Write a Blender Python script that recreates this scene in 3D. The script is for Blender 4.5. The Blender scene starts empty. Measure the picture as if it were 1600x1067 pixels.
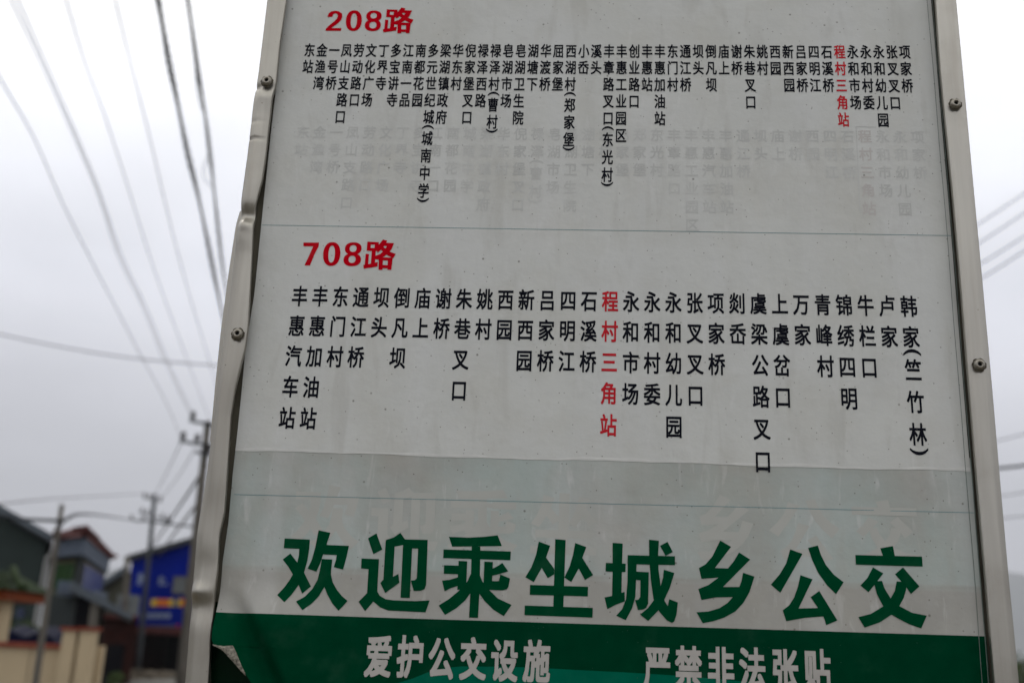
import bpy, math, random
from mathutils import Vector, Matrix
random.seed(7)
S = bpy.context.scene
COL = S.collection

# ------------------------------------------------------------------ camera
FPX = 1650.0                      # focal length in pixels of the 1600 px wide photograph
D, EYE = 0.92, 1.6                # metres from sign face, eye height
up = Vector((231, 5500, -FPX)).normalized()          # world up seen from the camera
rt = Vector((31200, -526, FPX)).normalized()
rt = (rt - up * rt.dot(up)).normalized()             # world x (along the sign) seen from the camera
yy = up.cross(rt)                                    # world y (into the picture)
R = Matrix((rt, yy, up))                             # camera -> world rotation
CAM = Vector((0, -D, EYE))
cam = bpy.data.cameras.new('camera'); camo = bpy.data.objects.new('camera', cam); COL.objects.link(camo)
camo.matrix_world = Matrix.Translation(CAM) @ R.to_4x4()
cam.sensor_width = 36; cam.lens = FPX / 1600 * 36
cam.clip_start = 0.05; cam.clip_end = 20000
cam.dof.use_dof = True; cam.dof.focus_distance = 0.955; cam.dof.aperture_fstop = cam.lens / 7.0
S.camera = camo

def at(px, py, Y=0.0):
    d = R @ Vector((px - 800, 533.5 - py, -FPX))
    t = (Y - CAM.y) / d.y
    return CAM + d * t

# ------------------------------------------------------------------ light
SUN_EL, SUN_AZ = math.radians(52), math.radians(-35)       # behind the sign, a little left, veiled by cloud
w = bpy.data.worlds.new('World'); S.world = w; w.use_nodes = True
nt = w.node_tree; nt.nodes.clear()
def N(t, tree=None, **k):
    n = (tree or nt).nodes.new(t)
    for a, v in k.items(): setattr(n, a, v)
    return n
L = nt.links.new
out = N('ShaderNodeOutputWorld'); bg = N('ShaderNodeBackground'); bg.inputs[1].default_value = 0.1
sky = N('ShaderNodeTexSky'); sky.sky_type = 'NISHITA'; sky.sun_disc = False
sky.sun_elevation = SUN_EL; sky.sun_rotation = SUN_AZ; sky.air_density = 1; sky.dust_density = 3
tc = N('ShaderNodeTexCoord'); sep = N('ShaderNodeSeparateXYZ'); L(tc.outputs['Generated'], sep.inputs[0])
rp = N('ShaderNodeValToRGB')
el = rp.color_ramp.elements
el[0].position = 0.0; el[0].color = (.575, .58, .63, 1)
el[1].position = 1.0; el[1].color = (1.0, 1.0, 1.0, 1)
for p, c in ((.12, (.66, .665, .72)), (.22, (.72, .727, .79)), (.32, (.785, .80, .87)), (.43, (.895, .91, .965)), (.55, (1, 1, 1))):
    e = el.new(p); e.color = (*c, 1)
L(sep.outputs['Z'], rp.inputs[0])
mp = N('ShaderNodeMapping'); mp.inputs['Scale'].default_value = (1, 1, 2.2); L(tc.outputs['Generated'], mp.inputs[0])
nz = N('ShaderNodeTexNoise'); nz.inputs['Scale'].default_value = 3.6; nz.inputs['Detail'].default_value = 5; nz.inputs['Roughness'].default_value = .5
L(mp.outputs[0], nz.inputs['Vector'])
mr = N('ShaderNodeMapRange'); mr.inputs[1].default_value = .3; mr.inputs[2].default_value = .7; mr.inputs[3].default_value = 14.2; mr.inputs[4].default_value = 18.4
L(nz.outputs[0], mr.inputs[0])
vm = N('ShaderNodeVectorMath', operation='SCALE'); L(rp.outputs[0], vm.inputs[0]); L(mr.outputs[0], vm.inputs['Scale'])
hs = N('ShaderNodeHueSaturation'); hs.inputs['Saturation'].default_value = .6; L(sky.outputs[0], hs.inputs['Color'])
mx = N('ShaderNodeMix', data_type='RGBA'); mx.inputs[0].default_value = .93
L(hs.outputs[0], mx.inputs[6]); L(vm.outputs[0], mx.inputs[7]); L(mx.outputs[2], bg.inputs[0]); L(bg.outputs[0], out.inputs[0])

sl = bpy.data.lights.new('sun', 'SUN'); sl.energy = 0.7; sl.angle = math.radians(20); sl.color = (1, .97, .92)
so = bpy.data.objects.new('sun', sl); COL.objects.link(so)
sd = Vector((math.sin(SUN_AZ) * math.cos(SUN_EL), math.cos(SUN_AZ) * math.cos(SUN_EL), math.sin(SUN_EL)))
so.rotation_euler = sd.to_track_quat('Z', 'Y').to_euler()
S.view_settings.view_transform = 'Standard'; S.view_settings.look = 'None'
S.view_settings.exposure = 0; S.view_settings.gamma = 1; S.view_settings.use_curve_mapping = False

# ------------------------------------------------------------------ helpers
def mesh_obj(name, verts, faces, mat, parent=None, smooth=False):
    m = bpy.data.meshes.new(name); m.from_pydata([tuple(v) for v in verts], [], faces); m.update()
    if smooth: m.shade_smooth()
    if mat: m.materials.append(mat)
    o = bpy.data.objects.new(name, m); COL.objects.link(o)
    if parent:
        o.parent = parent; o.matrix_parent_inverse = parent.matrix_world.inverted()
    return o

def thing(name, label, cat, loc=(0, 0, 0), group=None):
    o = bpy.data.objects.new(name, None); o.empty_display_size = .2; COL.objects.link(o)
    o.location = loc; o.matrix_world = Matrix.Translation(Vector(loc))
    return tag(o, label, cat, group)
def tag(o, label=None, cat=None, group=None, kind=None):
    if label: o['label'] = label
    if cat: o['category'] = cat
    if group: o['group'] = group
    if kind: o['kind'] = kind
    return o

class MB:
    def __init__(s): s.v = []; s.f = []
    def add(s, v, f):
        b = len(s.v); s.v += [Vector(p) for p in v]; s.f += [tuple(i + b for i in q) for q in f]
    def box(s, x0, x1, y0, y1, z0, z1):
        s.add([(x, y, z) for z in (z0, z1) for y in (y0, y1) for x in (x0, x1)],
              [(0, 2, 3, 1), (4, 5, 7, 6), (0, 1, 5, 4), (2, 6, 7, 3), (0, 4, 6, 2), (1, 3, 7, 5)])
    def prism(s, poly, dvec):
        n = len(poly); dv = Vector(dvec); a = [Vector(p) for p in poly]
        s.add(a + [p + dv for p in a], [tuple(range(n))[::-1], tuple(range(n, 2 * n))] +
              [(i, (i + 1) % n, n + (i + 1) % n, n + i) for i in range(n)])
    def tube(s, pts, r, n=8, cap=True):
        pts = [Vector(p) for p in pts]; k = len(pts)
        rs = r if isinstance(r, (list, tuple)) else [r] * k
        vs = []; ref = None
        for i, p in enumerate(pts):
            t = (pts[min(i + 1, k - 1)] - pts[max(i - 1, 0)]).normalized()
            if ref is None: ref = Vector((0, 0, 1)) if abs(t.z) < .9 else Vector((1, 0, 0))
            a = t.cross(ref).normalized(); b = t.cross(a).normalized(); ref = -b if t.cross(a).length else ref
            ref = b.cross(t) if False else ref
            for j in range(n):
                q = 2 * math.pi * j / n
                vs.append(p + (a * math.cos(q) + b * math.sin(q)) * rs[i])
            ref = -(t.cross(a)).normalized() if False else ref
        fs = [(i * n + j, i * n + (j + 1) % n, (i + 1) * n + (j + 1) % n, (i + 1) * n + j) for i in range(k - 1) for j in range(n)]
        if cap: fs += [tuple(range(n))[::-1], tuple(range((k - 1) * n, k * n))]
        s.add(vs, fs)
    def build(s, name, mat, parent=None, smooth=False):
        return mesh_obj(name, s.v, s.f, mat, parent, smooth)

# ------------------------------------------------------------------ materials
def mat(name, col, rough=.8, spec=.08, metal=0.0, var=.12, vscale=4.0, bump=0.0, bscale=200.0, stretch=(1, 1, 1), extra=None):
    m = bpy.data.materials.new(name); m.use_nodes = True; t = m.node_tree; b = t.nodes['Principled BSDF']
    b.inputs['Roughness'].default_value = rough; b.inputs['Metallic'].default_value = metal
    b.inputs['Specular IOR Level'].default_value = spec
    tcn = N('ShaderNodeTexCoord', t); mpn = N('ShaderNodeMapping', t); mpn.inputs['Scale'].default_value = stretch
    t.links.new(tcn.outputs['Object'], mpn.inputs[0])
    n1 = N('ShaderNodeTexNoise', t); n1.inputs['Scale'].default_value = vscale; n1.inputs['Detail'].default_value = 6
    t.links.new(mpn.outputs[0], n1.inputs['Vector'])
    r = N('ShaderNodeMapRange', t); r.inputs[1].default_value = .25; r.inputs[2].default_value = .75
    r.inputs[3].default_value = 1 - var; r.inputs[4].default_value = 1 + var
    t.links.new(n1.outputs[0], r.inputs[0])
    v = N('ShaderNodeVectorMath', t, operation='SCALE'); v.inputs[0].default_value = col
    t.links.new(r.outputs[0], v.inputs['Scale'])
    last = v.outputs[0]
    if extra: last = extra(t, last, tcn, mpn)
    t.links.new(last, b.inputs['Base Color'])
    if bump:
        n2 = N('ShaderNodeTexNoise', t); n2.inputs['Scale'].default_value = bscale; n2.inputs['Detail'].default_value = 4
        t.links.new(mpn.outputs[0], n2.inputs['Vector'])
        bp = N('ShaderNodeBump', t); bp.inputs['Strength'].default_value = bump; bp.inputs['Distance'].default_value = .01
        t.links.new(n2.outputs[0], bp.inputs['Height']); t.links.new(bp.outputs[0], b.inputs['Normal'])
    return m

def mixc(t, fac, a, bcol):
    m = N('ShaderNodeMix', t, data_type='RGBA')
    if isinstance(fac, float): m.inputs[0].default_value = fac
    else: t.links.new(fac, m.inputs[0])
    t.links.new(a, m.inputs[6])
    if isinstance(bcol, tuple): m.inputs[7].default_value = (*bcol, 1)
    else: t.links.new(bcol, m.inputs[7])
    return m.outputs[2]

def specks(t, tcn, scale, thr, keep=.5):
    """small round dirt spots: a voronoi cell centre kept for some cells only"""
    vo = N('ShaderNodeTexVoronoi', t); vo.inputs['Scale'].default_value = scale
    t.links.new(tcn.outputs['Object'], vo.inputs['Vector'])
    sp = N('ShaderNodeSeparateColor', t); t.links.new(vo.outputs['Color'], sp.inputs[0])
    sz = N('ShaderNodeMath', t, operation='MULTIPLY'); t.links.new(sp.outputs[1], sz.inputs[0]); sz.inputs[1].default_value = thr
    lt = N('ShaderNodeMapRange', t); t.links.new(vo.outputs['Distance'], lt.inputs[0])
    hz_ = N('ShaderNodeMath', t, operation='MULTIPLY'); t.links.new(sz.outputs[0], hz_.inputs[0]); hz_.inputs[1].default_value = .4
    t.links.new(hz_.outputs[0], lt.inputs[1]); t.links.new(sz.outputs[0], lt.inputs[2]); lt.inputs[3].default_value = 1; lt.inputs[4].default_value = 0
    gt = N('ShaderNodeMath', t, operation='GREATER_THAN'); t.links.new(sp.outputs[0], gt.inputs[0]); gt.inputs[1].default_value = keep
    mu = N('ShaderNodeMath', t, operation='MULTIPLY'); t.links.new(lt.outputs[0], mu.inputs[0]); t.links.new(gt.outputs[0], mu.inputs[1])
    return mu.outputs[0]

def stain(t, tcn, scale, lo, hi, stretch=(1, 1, 1), off=0.0):
    mp_ = N('ShaderNodeMapping', t); mp_.inputs['Scale'].default_value = stretch; mp_.inputs['Location'].default_value = (off, off, off)
    t.links.new(tcn.outputs['Object'], mp_.inputs[0])
    n_ = N('ShaderNodeTexNoise', t); n_.inputs['Scale'].default_value = scale; n_.inputs['Detail'].default_value = 7; n_.inputs['Roughness'].default_value = .6
    t.links.new(mp_.outputs[0], n_.inputs['Vector'])
    r_ = N('ShaderNodeMapRange', t); r_.inputs[1].default_value = lo; r_.inputs[2].default_value = hi
    t.links.new(n_.outputs[0], r_.inputs[0]); return r_.outputs[0]

def scaled(t, f, k):
    m = N('ShaderNodeMath', t, operation='MULTIPLY'); t.links.new(f, m.inputs[0]); m.inputs[1].default_value = k; return m.outputs[0]

def paper_extra(t, last, tcn, mpn):
    last = mixc(t, scaled(t, stain(t, tcn, 14, .45, .75), .35), last, (.46, .44, .37))
    last = mixc(t, scaled(t, stain(t, tcn, 9, .5, .8, (1, 1, 1), 4.0), .35), last, (.60, .61, .615))
    last = mixc(t, scaled(t, stain(t, tcn, 40, .55, .8, (1, 1, .18), 2.0), .22), last, (.39, .39, .36))
    mq = N('ShaderNodeMapping', t); mq.inputs['Rotation'].default_value = (0, .9, 0); mq.inputs['Scale'].default_value = (1, 1, .22); t.links.new(tcn.outputs['Object'], mq.inputs[0])
    for sc_, lo_, hi_, k_, c_ in ((16, .50, .66, .22, (.64, .65, .65)), (120, .60, .72, .35, (.62, .62, .60)), (45, .56, .70, .30, (.38, .37, .33))):
        nq = N('ShaderNodeTexNoise', t); nq.inputs['Scale'].default_value = sc_; nq.inputs['Detail'].default_value = 5; nq.inputs['Distortion'].default_value = .6
        t.links.new(mq.outputs[0], nq.inputs['Vector'])
        rq = N('ShaderNodeMapRange', t); rq.inputs[1].default_value = lo_; rq.inputs[2].default_value = hi_; t.links.new(nq.outputs[0], rq.inputs[0])
        last = mixc(t, scaled(t, rq.outputs[0], k_), last, c_)
    last = mixc(t, scaled(t, specks(t, tcn, 230, .20, .78), .8), last, (.12, .11, .09))
    last = mixc(t, scaled(t, specks(t, tcn, 62, .09, .72), .7), last, (.10, .09, .07))
    return last
PAPER = mat('printed_film_grey_white', (.560, .566, .535), rough=.42, spec=.16, var=.045, vscale=20, bump=.06, bscale=90, extra=paper_extra)

# ---- rows of the print drop slightly to the right: slope of the ruled lines in the sheet's own plane
a_, b_ = at(365, 772), at(1520, 800.5)
SKEW = (b_.z - a_.z) / (b_.x - a_.x)
def row0(z, x): return z - SKEW * x
zt0 = row0(at(365, 705).z, at(365, 705).x); zt1 = row0(at(345, 885).z, at(345, 885).x)
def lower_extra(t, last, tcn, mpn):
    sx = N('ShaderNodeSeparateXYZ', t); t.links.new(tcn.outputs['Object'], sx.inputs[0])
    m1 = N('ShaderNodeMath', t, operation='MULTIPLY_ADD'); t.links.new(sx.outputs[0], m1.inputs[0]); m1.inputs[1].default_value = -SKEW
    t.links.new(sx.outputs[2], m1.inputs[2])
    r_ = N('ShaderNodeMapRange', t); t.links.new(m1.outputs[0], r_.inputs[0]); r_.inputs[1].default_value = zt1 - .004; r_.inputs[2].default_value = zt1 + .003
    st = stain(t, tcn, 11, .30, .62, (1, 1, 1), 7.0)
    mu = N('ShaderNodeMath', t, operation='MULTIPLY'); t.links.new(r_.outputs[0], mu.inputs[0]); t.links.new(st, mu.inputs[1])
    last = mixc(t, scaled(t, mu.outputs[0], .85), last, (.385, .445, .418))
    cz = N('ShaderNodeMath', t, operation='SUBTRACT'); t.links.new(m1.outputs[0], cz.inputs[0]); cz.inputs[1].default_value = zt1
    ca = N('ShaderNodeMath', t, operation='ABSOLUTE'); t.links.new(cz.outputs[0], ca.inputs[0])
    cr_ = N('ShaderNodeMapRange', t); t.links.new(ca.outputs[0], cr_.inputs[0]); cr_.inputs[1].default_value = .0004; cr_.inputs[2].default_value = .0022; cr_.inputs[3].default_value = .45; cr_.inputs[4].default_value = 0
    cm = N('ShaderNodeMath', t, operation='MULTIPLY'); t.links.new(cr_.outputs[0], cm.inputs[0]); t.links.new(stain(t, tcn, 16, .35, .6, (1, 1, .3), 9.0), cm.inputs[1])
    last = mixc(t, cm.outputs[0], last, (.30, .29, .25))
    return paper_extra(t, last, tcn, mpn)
LOWER = mat('printed_film_lower', (.355, .347, .315), rough=.42, spec=.14, var=.05, vscale=18, bump=.06, bscale=90, extra=lower_extra)  # beige film, base also darkened to carry the dimmer light low down

def ink_extra(t, last, tcn, mpn):
    last = mixc(t, scaled(t, specks(t, tcn, 240, .14, .88), .35), last, (.16, .15, .12))
    return mixc(t, scaled(t, stain(t, tcn, 30, .55, .8), .12), last, (.09, .12, .10))
def ink(name, col, spec=.05, rough=.4, var=.12):
    return mat(name, col, rough=rough, spec=spec, var=var, vscale=60, extra=ink_extra)
INK_BLACK = ink('black_print', (.006, .007, .012), spec=.03); INK_RED = ink('red_print', (.47, .002, .010), spec=0)
INK_LRED = ink('light_red_print', (.50, .022, .032), spec=0)
INK_GREEN = ink('green_print', (.0004, .050, .019), spec=0)
INK_BAND = ink('dark_green_print', (.0003, .038, .016), spec=0)
INK_SWOOSH = ink('mid_green_print', (.0006, .105, .062), spec=0)
INK_WHITE = mat('white_print_on_green', (.42, .40, .37), rough=.5, spec=.05, var=.1, vscale=90)
GHOST = mat('old_print_showing_through', (.503, .508, .484), rough=.42, spec=.16, var=.10, vscale=25)
GHOST_RED = mat('old_red_print_showing_through', (.505, .480, .455), rough=.42, spec=.16, var=.05, vscale=25)
GHOST_PALE = mat('old_slogan_showing_through', (.425, .428, .392), rough=.42, spec=.14, var=.06, vscale=25)
RULE = mat('thin_teal_rule', (.16, .27, .28), rough=.5, spec=.1)
TORN = mat('torn_white_edge', (.60, .60, .57), rough=.7, spec=.1, var=.1, vscale=60)

def steel_extra(t, last, tcn, mpn):
    last = mixc(t, scaled(t, stain(t, tcn, 60, .45, .8, (1, 1, .05)), .5), last, (.30, .27, .225))
    last = mixc(t, scaled(t, stain(t, tcn, 7, .52, .75, (1, 1, 1), 3.0), .5), last, (.23, .205, .165))
    last = mixc(t, scaled(t, specks(t, tcn, 200, .18, .85), .7), last, (.10, .085, .06))
    return last
STEEL = mat('weathered_brushed_steel', (.43, .41, .365), rough=.42, metal=.9, spec=.4, var=.10, vscale=130, stretch=(1, 1, .04), bump=.05, bscale=260, extra=steel_extra)
RIVET = mat('rivet_steel', (.27, .25, .21), rough=.34, metal=.8, var=.2, vscale=300)
GRIME = mat('rivet_grime_ring', (.085, .075, .055), rough=.8, var=.4, vscale=500)
GAP = mat('grimy_channel', (.11, .10, .075), rough=.8, var=.5, vscale=50, stretch=(1, 1, .3), spec=.1)
BLACKM = mat('black_hole', (.01, .01, .01), rough=.9)

# ------------------------------------------------------------------ setting
def ground_z(): return 0
def plane(name, x0, x1, y0, y1, z, m, kind='structure'):
    return tag(mesh_obj(name, [(x0, y0, z), (x1, y0, z), (x1, y1, z), (x0, y1, z)], [(0, 1, 2, 3)], m), kind=kind)
DIRT = mat('dusty_ground', (.12, .105, .08), rough=.95, var=.3, vscale=.8, bump=.4, bscale=6)
ROADM = mat('concrete_road', (.13, .125, .11), rough=.9, var=.2, vscale=.5, bump=.2, bscale=30)
plane('ground', -7900, 7900, -2900, 7900, 0, DIRT)
plane('road', -60, 90, -9, -1.5, .004, ROADM)
plane('side_road', -22, -12.5, 12, 75, .004, ROADM)
HILL = mat('wooded_hill', (.045, .06, .04), rough=1, var=.4, vscale=.01)
hv, hf = [], []; nx = 90
for j in range(5):
    for i in range(nx):
        u = i / (nx - 1); X = -6800 + 13800 * u
        h = 250 + 75 * math.sin(u * 9 + 1.0) + 40 * math.sin(u * 23) + 14 * math.sin(u * 61) + 120 * max(0, (u - .55))
        hv.append((X, 6000 + j * 330 - 600, -2 + h * 1.9 * (0, .35, .72, 1, .9)[j]))
for j in range(4):
    for i in range(nx - 1): hf.append((j * nx + i, j * nx + i + 1, (j + 1) * nx + i + 1, (j + 1) * nx + i))
tag(mesh_obj('hills', hv, hf, HILL, smooth=True), kind='structure')

# ------------------------------------------------------------------ THE SIGN
sign = thing('bus_stop_sign', 'tall steel framed bus stop panel listing two routes in Chinese above a green band', 'bus stop sign', (at(950, 1100).x, 0, 0))

def interp(tab, y):
    if y <= tab[0][1]:
        (x0, y0), (x1, y1) = tab[0], tab[1]
    elif y >= tab[-1][1]:
        (x0, y0), (x1, y1) = tab[-2], tab[-1]
    else:
        for (x0, y0), (x1, y1) in zip(tab, tab[1:]):
            if y0 <= y <= y1: break
    return x0 + (x1 - x0) * (y - y0) / (y1 - y0)
L_OUT = [(420, -20), (416.5, 0), (403, 112), (399.5, 135), (394, 169), (385.7, 240), (376, 310), (374, 341), (369, 366), (358.5, 460), (350, 519), (338, 609), (322, 740), (306.6, 832), (299, 924), (288, 1067)]
L_IN = [(449, -20), (447, 0), (436.8, 67), (431, 128), (425, 153), (418.8, 202), (415, 240), (409, 280), (397.6, 324), (396.5, 346), (393, 400), (390.3, 450), (387, 510), (382.5, 544), (367, 609), (360, 651), (354.3, 740), (349.5, 801), (341.8, 835), (338.8, 893), (333.5, 936), (325, 1067)]
P_L = [(452, -20), (450, 0), (439.5, 67), (434.5, 112), (430, 153), (424.4, 202), (412, 319), (397.6, 460), (384, 544), (377, 620), (371, 679), (364, 740), (357, 817), (348, 878), (346, 905), (341.8, 955), (340.5, 1067)]
R_IN = [(1460, -20), (1462.5, 0), (1470, 112), (1489, 300), (1514.5, 600), (1540.6, 900), (1554.5, 1067)]
R_OUT = [(1493.5, -20), (1495.6, 0), (1523.5, 300), (1551.5, 600), (1578, 900), (1594, 1067)]
P_R = [(1454, -20), (1456, 0), (1482.3, 300), (1506.5, 600), (1531, 900), (1544, 1067)]
FACE = -.012
def curve_at(tab, Y, zs, ext=True):
    """pixel outline -> x(z) in the plane Y, smoothed"""
    pts = [at(x, y, Y) for x, y in tab]
    pts = sorted(((p.z, p.x) for p in pts))
    res = []
    for z in zs:
        if z <= pts[0][0]:
            res.append(pts[0][1] + (z - pts[0][0]) * 0.0)
        elif z >= pts[-1][0]: res.append(pts[-1][1])
        else:
            for (z0, x0), (z1, x1) in zip(pts, pts[1:]):
                if z0 <= z <= z1: break
            res.append(x0 + (x1 - x0) * (z - z0) / (z1 - z0))
    return res
def smooth(a, n):
    for _ in range(n):
        a = [a[0]] + [(a[i - 1] + 2 * a[i] + a[i + 1]) / 4 for i in range(1, len(a) - 1)] + [a[-1]]
    return a
Z0, Z1 = 1.05, 2.75
zs = [Z0 + (Z1 - Z0) * i / 850 for i in range(851)]
def rail(inn, outr, side, dents, nsm=5):
    xi = smooth(curve_at(inn, FACE, zs), nsm); xo = smooth(curve_at(outr, FACE, zs), nsm)
    v, f = [], []; n = 14
    for k, z in enumerate(zs):
        a, b = xo[k], xi[k]; s = 1 if b > a else -1
        w_ = abs(b - a); e = .0022
        dz = 0
        prof = []
        def dent(x):
            d_ = 0
            for (dx, dzc, rx, rz, amp) in dents:
                d_ += amp * math.exp(-((x - dx) / rx) ** 2 - ((z - dzc) / rz) ** 2)
            return d_
        prof.append((a + s * .001, .022)); prof.append((a, .006)); prof.append((a, FACE + e)); prof.append((a + s * e * .3, FACE + e * .3)); prof.append((a + s * e, FACE))
        for q, fy in ((.12, -.0012), (.26, -.0022), (.34, -.0024), (.7, -.0012)):
            prof.append((a + s * (e + (w_ - 2 * e) * q), FACE + fy))
        prof.append((b - s * e * .6, FACE)); prof.append((b - s * e * .15, FACE + e * .2)); prof.append((b, FACE + e * .7)); prof.append((b, FACE + .0045)); prof.append((b - s * .004, FACE + .0046))
        for (x, y) in prof: v.append((x, y + dent(x) * (1 if y < 0 else 0), z))
    n = 14
    for k in range(len(zs) - 1):
        for j in range(n - 1):
            q = (k * n + j, k * n + j + 1, (k + 1) * n + j + 1, (k + 1) * n + j)
            f.append(q if side > 0 else q[::-1])
    o = mesh_obj('frame_rail', v, f, STEEL, sign, smooth=True)
    return o
def dnt(px, py, rx, ry, amp):
    c = at(px, py, FACE); return (c.x, c.z, rx, ry, amp)
left_rail = rail(L_IN, L_OUT, 1, [dnt(386, 336, .0095, .0080, .0062), dnt(383, 352, .008, .006, -.003), dnt(380, 368, .010, .014, -.0025), dnt(403, 137, .010, .003, .0028), dnt(414, 152, .009, .005, -.001), dnt(410, 158, .02, .01, -.0012),
                                  dnt(310, 925, .007, .006, -.0045), dnt(312, 948, .012, .012, .003), dnt(322, 885, .009, .014, .0016), dnt(335, 800, .009, .02, .0014), dnt(362, 590, .016, .03, -.0012), dnt(396, 190, .007, .0009, .0022), dnt(394, 217, .009, .0010, .0025)], 2)
LSTEEL = mat('darker_bent_steel', (.375, .355, .31), rough=.40, metal=.9, spec=.4, var=.14, vscale=90, stretch=(1, 1, .06), bump=.05, bscale=260, extra=steel_extra)  # same brushed steel with a darker base, for the left rail
left_rail.data.materials[0] = LSTEEL
left_rail['label'] = 'bent and dented left steel rail'
right_rail = rail(R_IN, R_OUT, -1, [dnt(1500, 420, .02, .05, -.0008), dnt(1550, 800, .02, .08, .0008)], 20)
right_rail['label'] = 'straight right steel rail'
fl_in = [(385, 330), (376, 352), (364, 430), (350, 530), (340, 600), (330, 690)]
fz = [at(330, 690, .018).z + (at(385, 330, .018).z - at(330, 690, .018).z) * i / 80 for i in range(81)]
fa = smooth(curve_at([(x - 4.5 + 3 * abs(q - 2.5) / 2.5, y) for q, (x, y) in enumerate([(378, 325), (371.5, 350), (360.5, 430), (348.5, 520), (339, 600), (329.5, 690)])], .018, fz), 4)
v = []; f = []
for x, z in zip(fa, fz): v += [(x, .018, z), (x + .03, .018, z), (x, .0195, z), (x + .03, .0195, z)]
for k in range(80): f += [(4 * k, 4 * k + 1, 4 * k + 5, 4 * k + 4), (4 * k + 2, 4 * k + 6, 4 * k + 7, 4 * k + 3), (4 * k, 4 * k + 4, 4 * k + 6, 4 * k + 2)]
mesh_obj('back_flange', v, f, LSTEEL, sign)
xl, xr = at(L_OUT[1][0], 0, FACE).x, at(R_OUT[1][0], 0, FACE).x
MBx = MB(); MBx.box(xl - .003, xr + .003, FACE - .001, .023, Z1, Z1 + .035); MBx.build('top_rail', STEEL, sign)
MBx = MB(); MBx.box(xl - .003, xr + .003, FACE - .001, .023, Z0 - .035, Z0); MBx.build('bottom_rail', STEEL, sign)
for x in (xl + .018, xr - .018):
    MBx = MB(); MBx.box(x - .02, x + .02, -.008, .02, 0, Z0 - .035); MBx.build('post', STEEL, sign)
MBx = MB(); MBx.box(xl + .004, xr - .004, .012, .020, Z0, Z1); MBx.build('back_panel', GAP, sign)

# channel strips between the rails and the film
gv, gf = [], []
def strip(name, ta, tb, Ya, Yb, m, zs_, parent=sign, sa=3):
    xa = smooth(curve_at(ta, Ya, zs_), sa); xb = smooth(curve_at(tb, Yb, zs_), sa); v = []; f = []
    for k, z in enumerate(zs_):
        v += [(xa[k], Ya, z), (xb[k], Yb, z)]
    for k in range(len(zs_) - 1): f.append((2 * k, 2 * k + 1, 2 * k + 3, 2 * k + 2))
    return mesh_obj(name, v, f, m, parent)

def rivet(px, py):
    c = at(px, py, FACE - .0003) + Vector((0, -.0024, 0)); v = []; f = []; n = 28
    prof = [(.0052, .0006), (.0050, -.0012), (.0042, -.0026), (.0030, -.0033), (.0021, -.0032), (.0017, -.0022), (.0016, .0012)]
    for r, y in prof:
        for j in range(n):
            a = 2 * math.pi * j / n; v.append((c.x + r * math.cos(a), c.y + y, c.z + r * math.sin(a)))
    for i in range(len(prof) - 1):
        for j in range(n): f.append((i * n + j, (i + 1) * n + j, (i + 1) * n + (j + 1) % n, i * n + (j + 1) % n))
    o = mesh_obj('rivet', v, f, RIVET, sign, smooth=True)
    v = [(c.x + (.0062 + .0006 * math.sin(j * 2.3)) * math.cos(2 * math.pi * j / 24), FACE - .0031, c.z - .0004 + (.0062 + .0006 * math.sin(j * 1.7)) * math.sin(2 * math.pi * j / 24)) for j in range(24)]
    mesh_obj('rivet_washer', v, [tuple(range(24))], GRIME, o)
    v = [(c.x + .0019 * math.cos(2 * math.pi * j / 16), c.y - .0016, c.z + .0019 * math.sin(2 * math.pi * j / 16)) for j in range(16)]
    mesh_obj('rivet_hole', v, [tuple(range(16))], BLACKM, o)
    return o
for p in ((418.5, 129.5), (373, 523), (1491, 165), (1528, 571)): rivet(*p)

# ---- paper displacement near the torn corner
p1, p2 = at(352, 900), at(428, 1067)
dd = Vector((p2.x - p1.x, 0, p2.z - p1.z)).normalized(); nn = Vector((-dd.z, 0, dd.x)).normalized()   # points right / up
if nn.x < 0: nn = -nn
UP = at(500, 880).z
def sst(a, b, x):
    t = max(0, min(1, (x - a) / (b - a))); return t * t * (3 - 2 * t)
def lift(x, z):
    t = (x - p1.x) * nn.x + (z - p1.z) * nn.z
    fade = sst(UP + .004, at(400, 985).z, z) if False else 1 - sst(at(400, 985).z, at(345, 900).z, z)
    y = 0
    if t < 0: y = -.0095 * sst(0, -.022, t)
    else: y = -.0085 * sst(0, .013, t) * (1 - sst(.016, .12, t))
    # very gentle waviness of the film everywhere
    if t < 0: y -= .011 * sst(0, -.012, t) * sst(at(345, 950).z, at(345, 1012).z, z)
    wv = .00035 * math.sin(x * 31 + z * 9) * math.sin(z * 17 + 1)
    return y * fade + wv - .0004

def sheet(name, ztop, zbot, xL, xR, off, m, nxs=150, nzs=150, parent=sign, skew=True, lf=lift, thick=False):
    """film between two sloping rows; xL,xR: functions of z"""
    v, f = [], []
    for j in range(nzs + 1):
        tz = j / nzs
        for i in range(nxs + 1):
            u = (i / nxs); u = u * u * .35 + u * .65
            # row position: bottom/top are functions of x
            x = 0
            zt, zb = ztop(0), zbot(0); z = zt + (zb - zt) * tz
            x = xL(z) + (xR(z) - xL(z)) * u
            zt, zb = ztop(x), zbot(x); z = zt + (zb - zt) * tz
            x = xL(z) + (xR(z) - xL(z)) * u
            v.append((x, lf(x, z) - off, z))
    W = nxs + 1
    for j in range(nzs):
        for i in range(nxs): f.append((j * W + i, (j + 1) * W + i, (j + 1) * W + i + 1, j * W + i + 1))
    return mesh_obj(name, v, f, m, parent, smooth=True)

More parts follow.
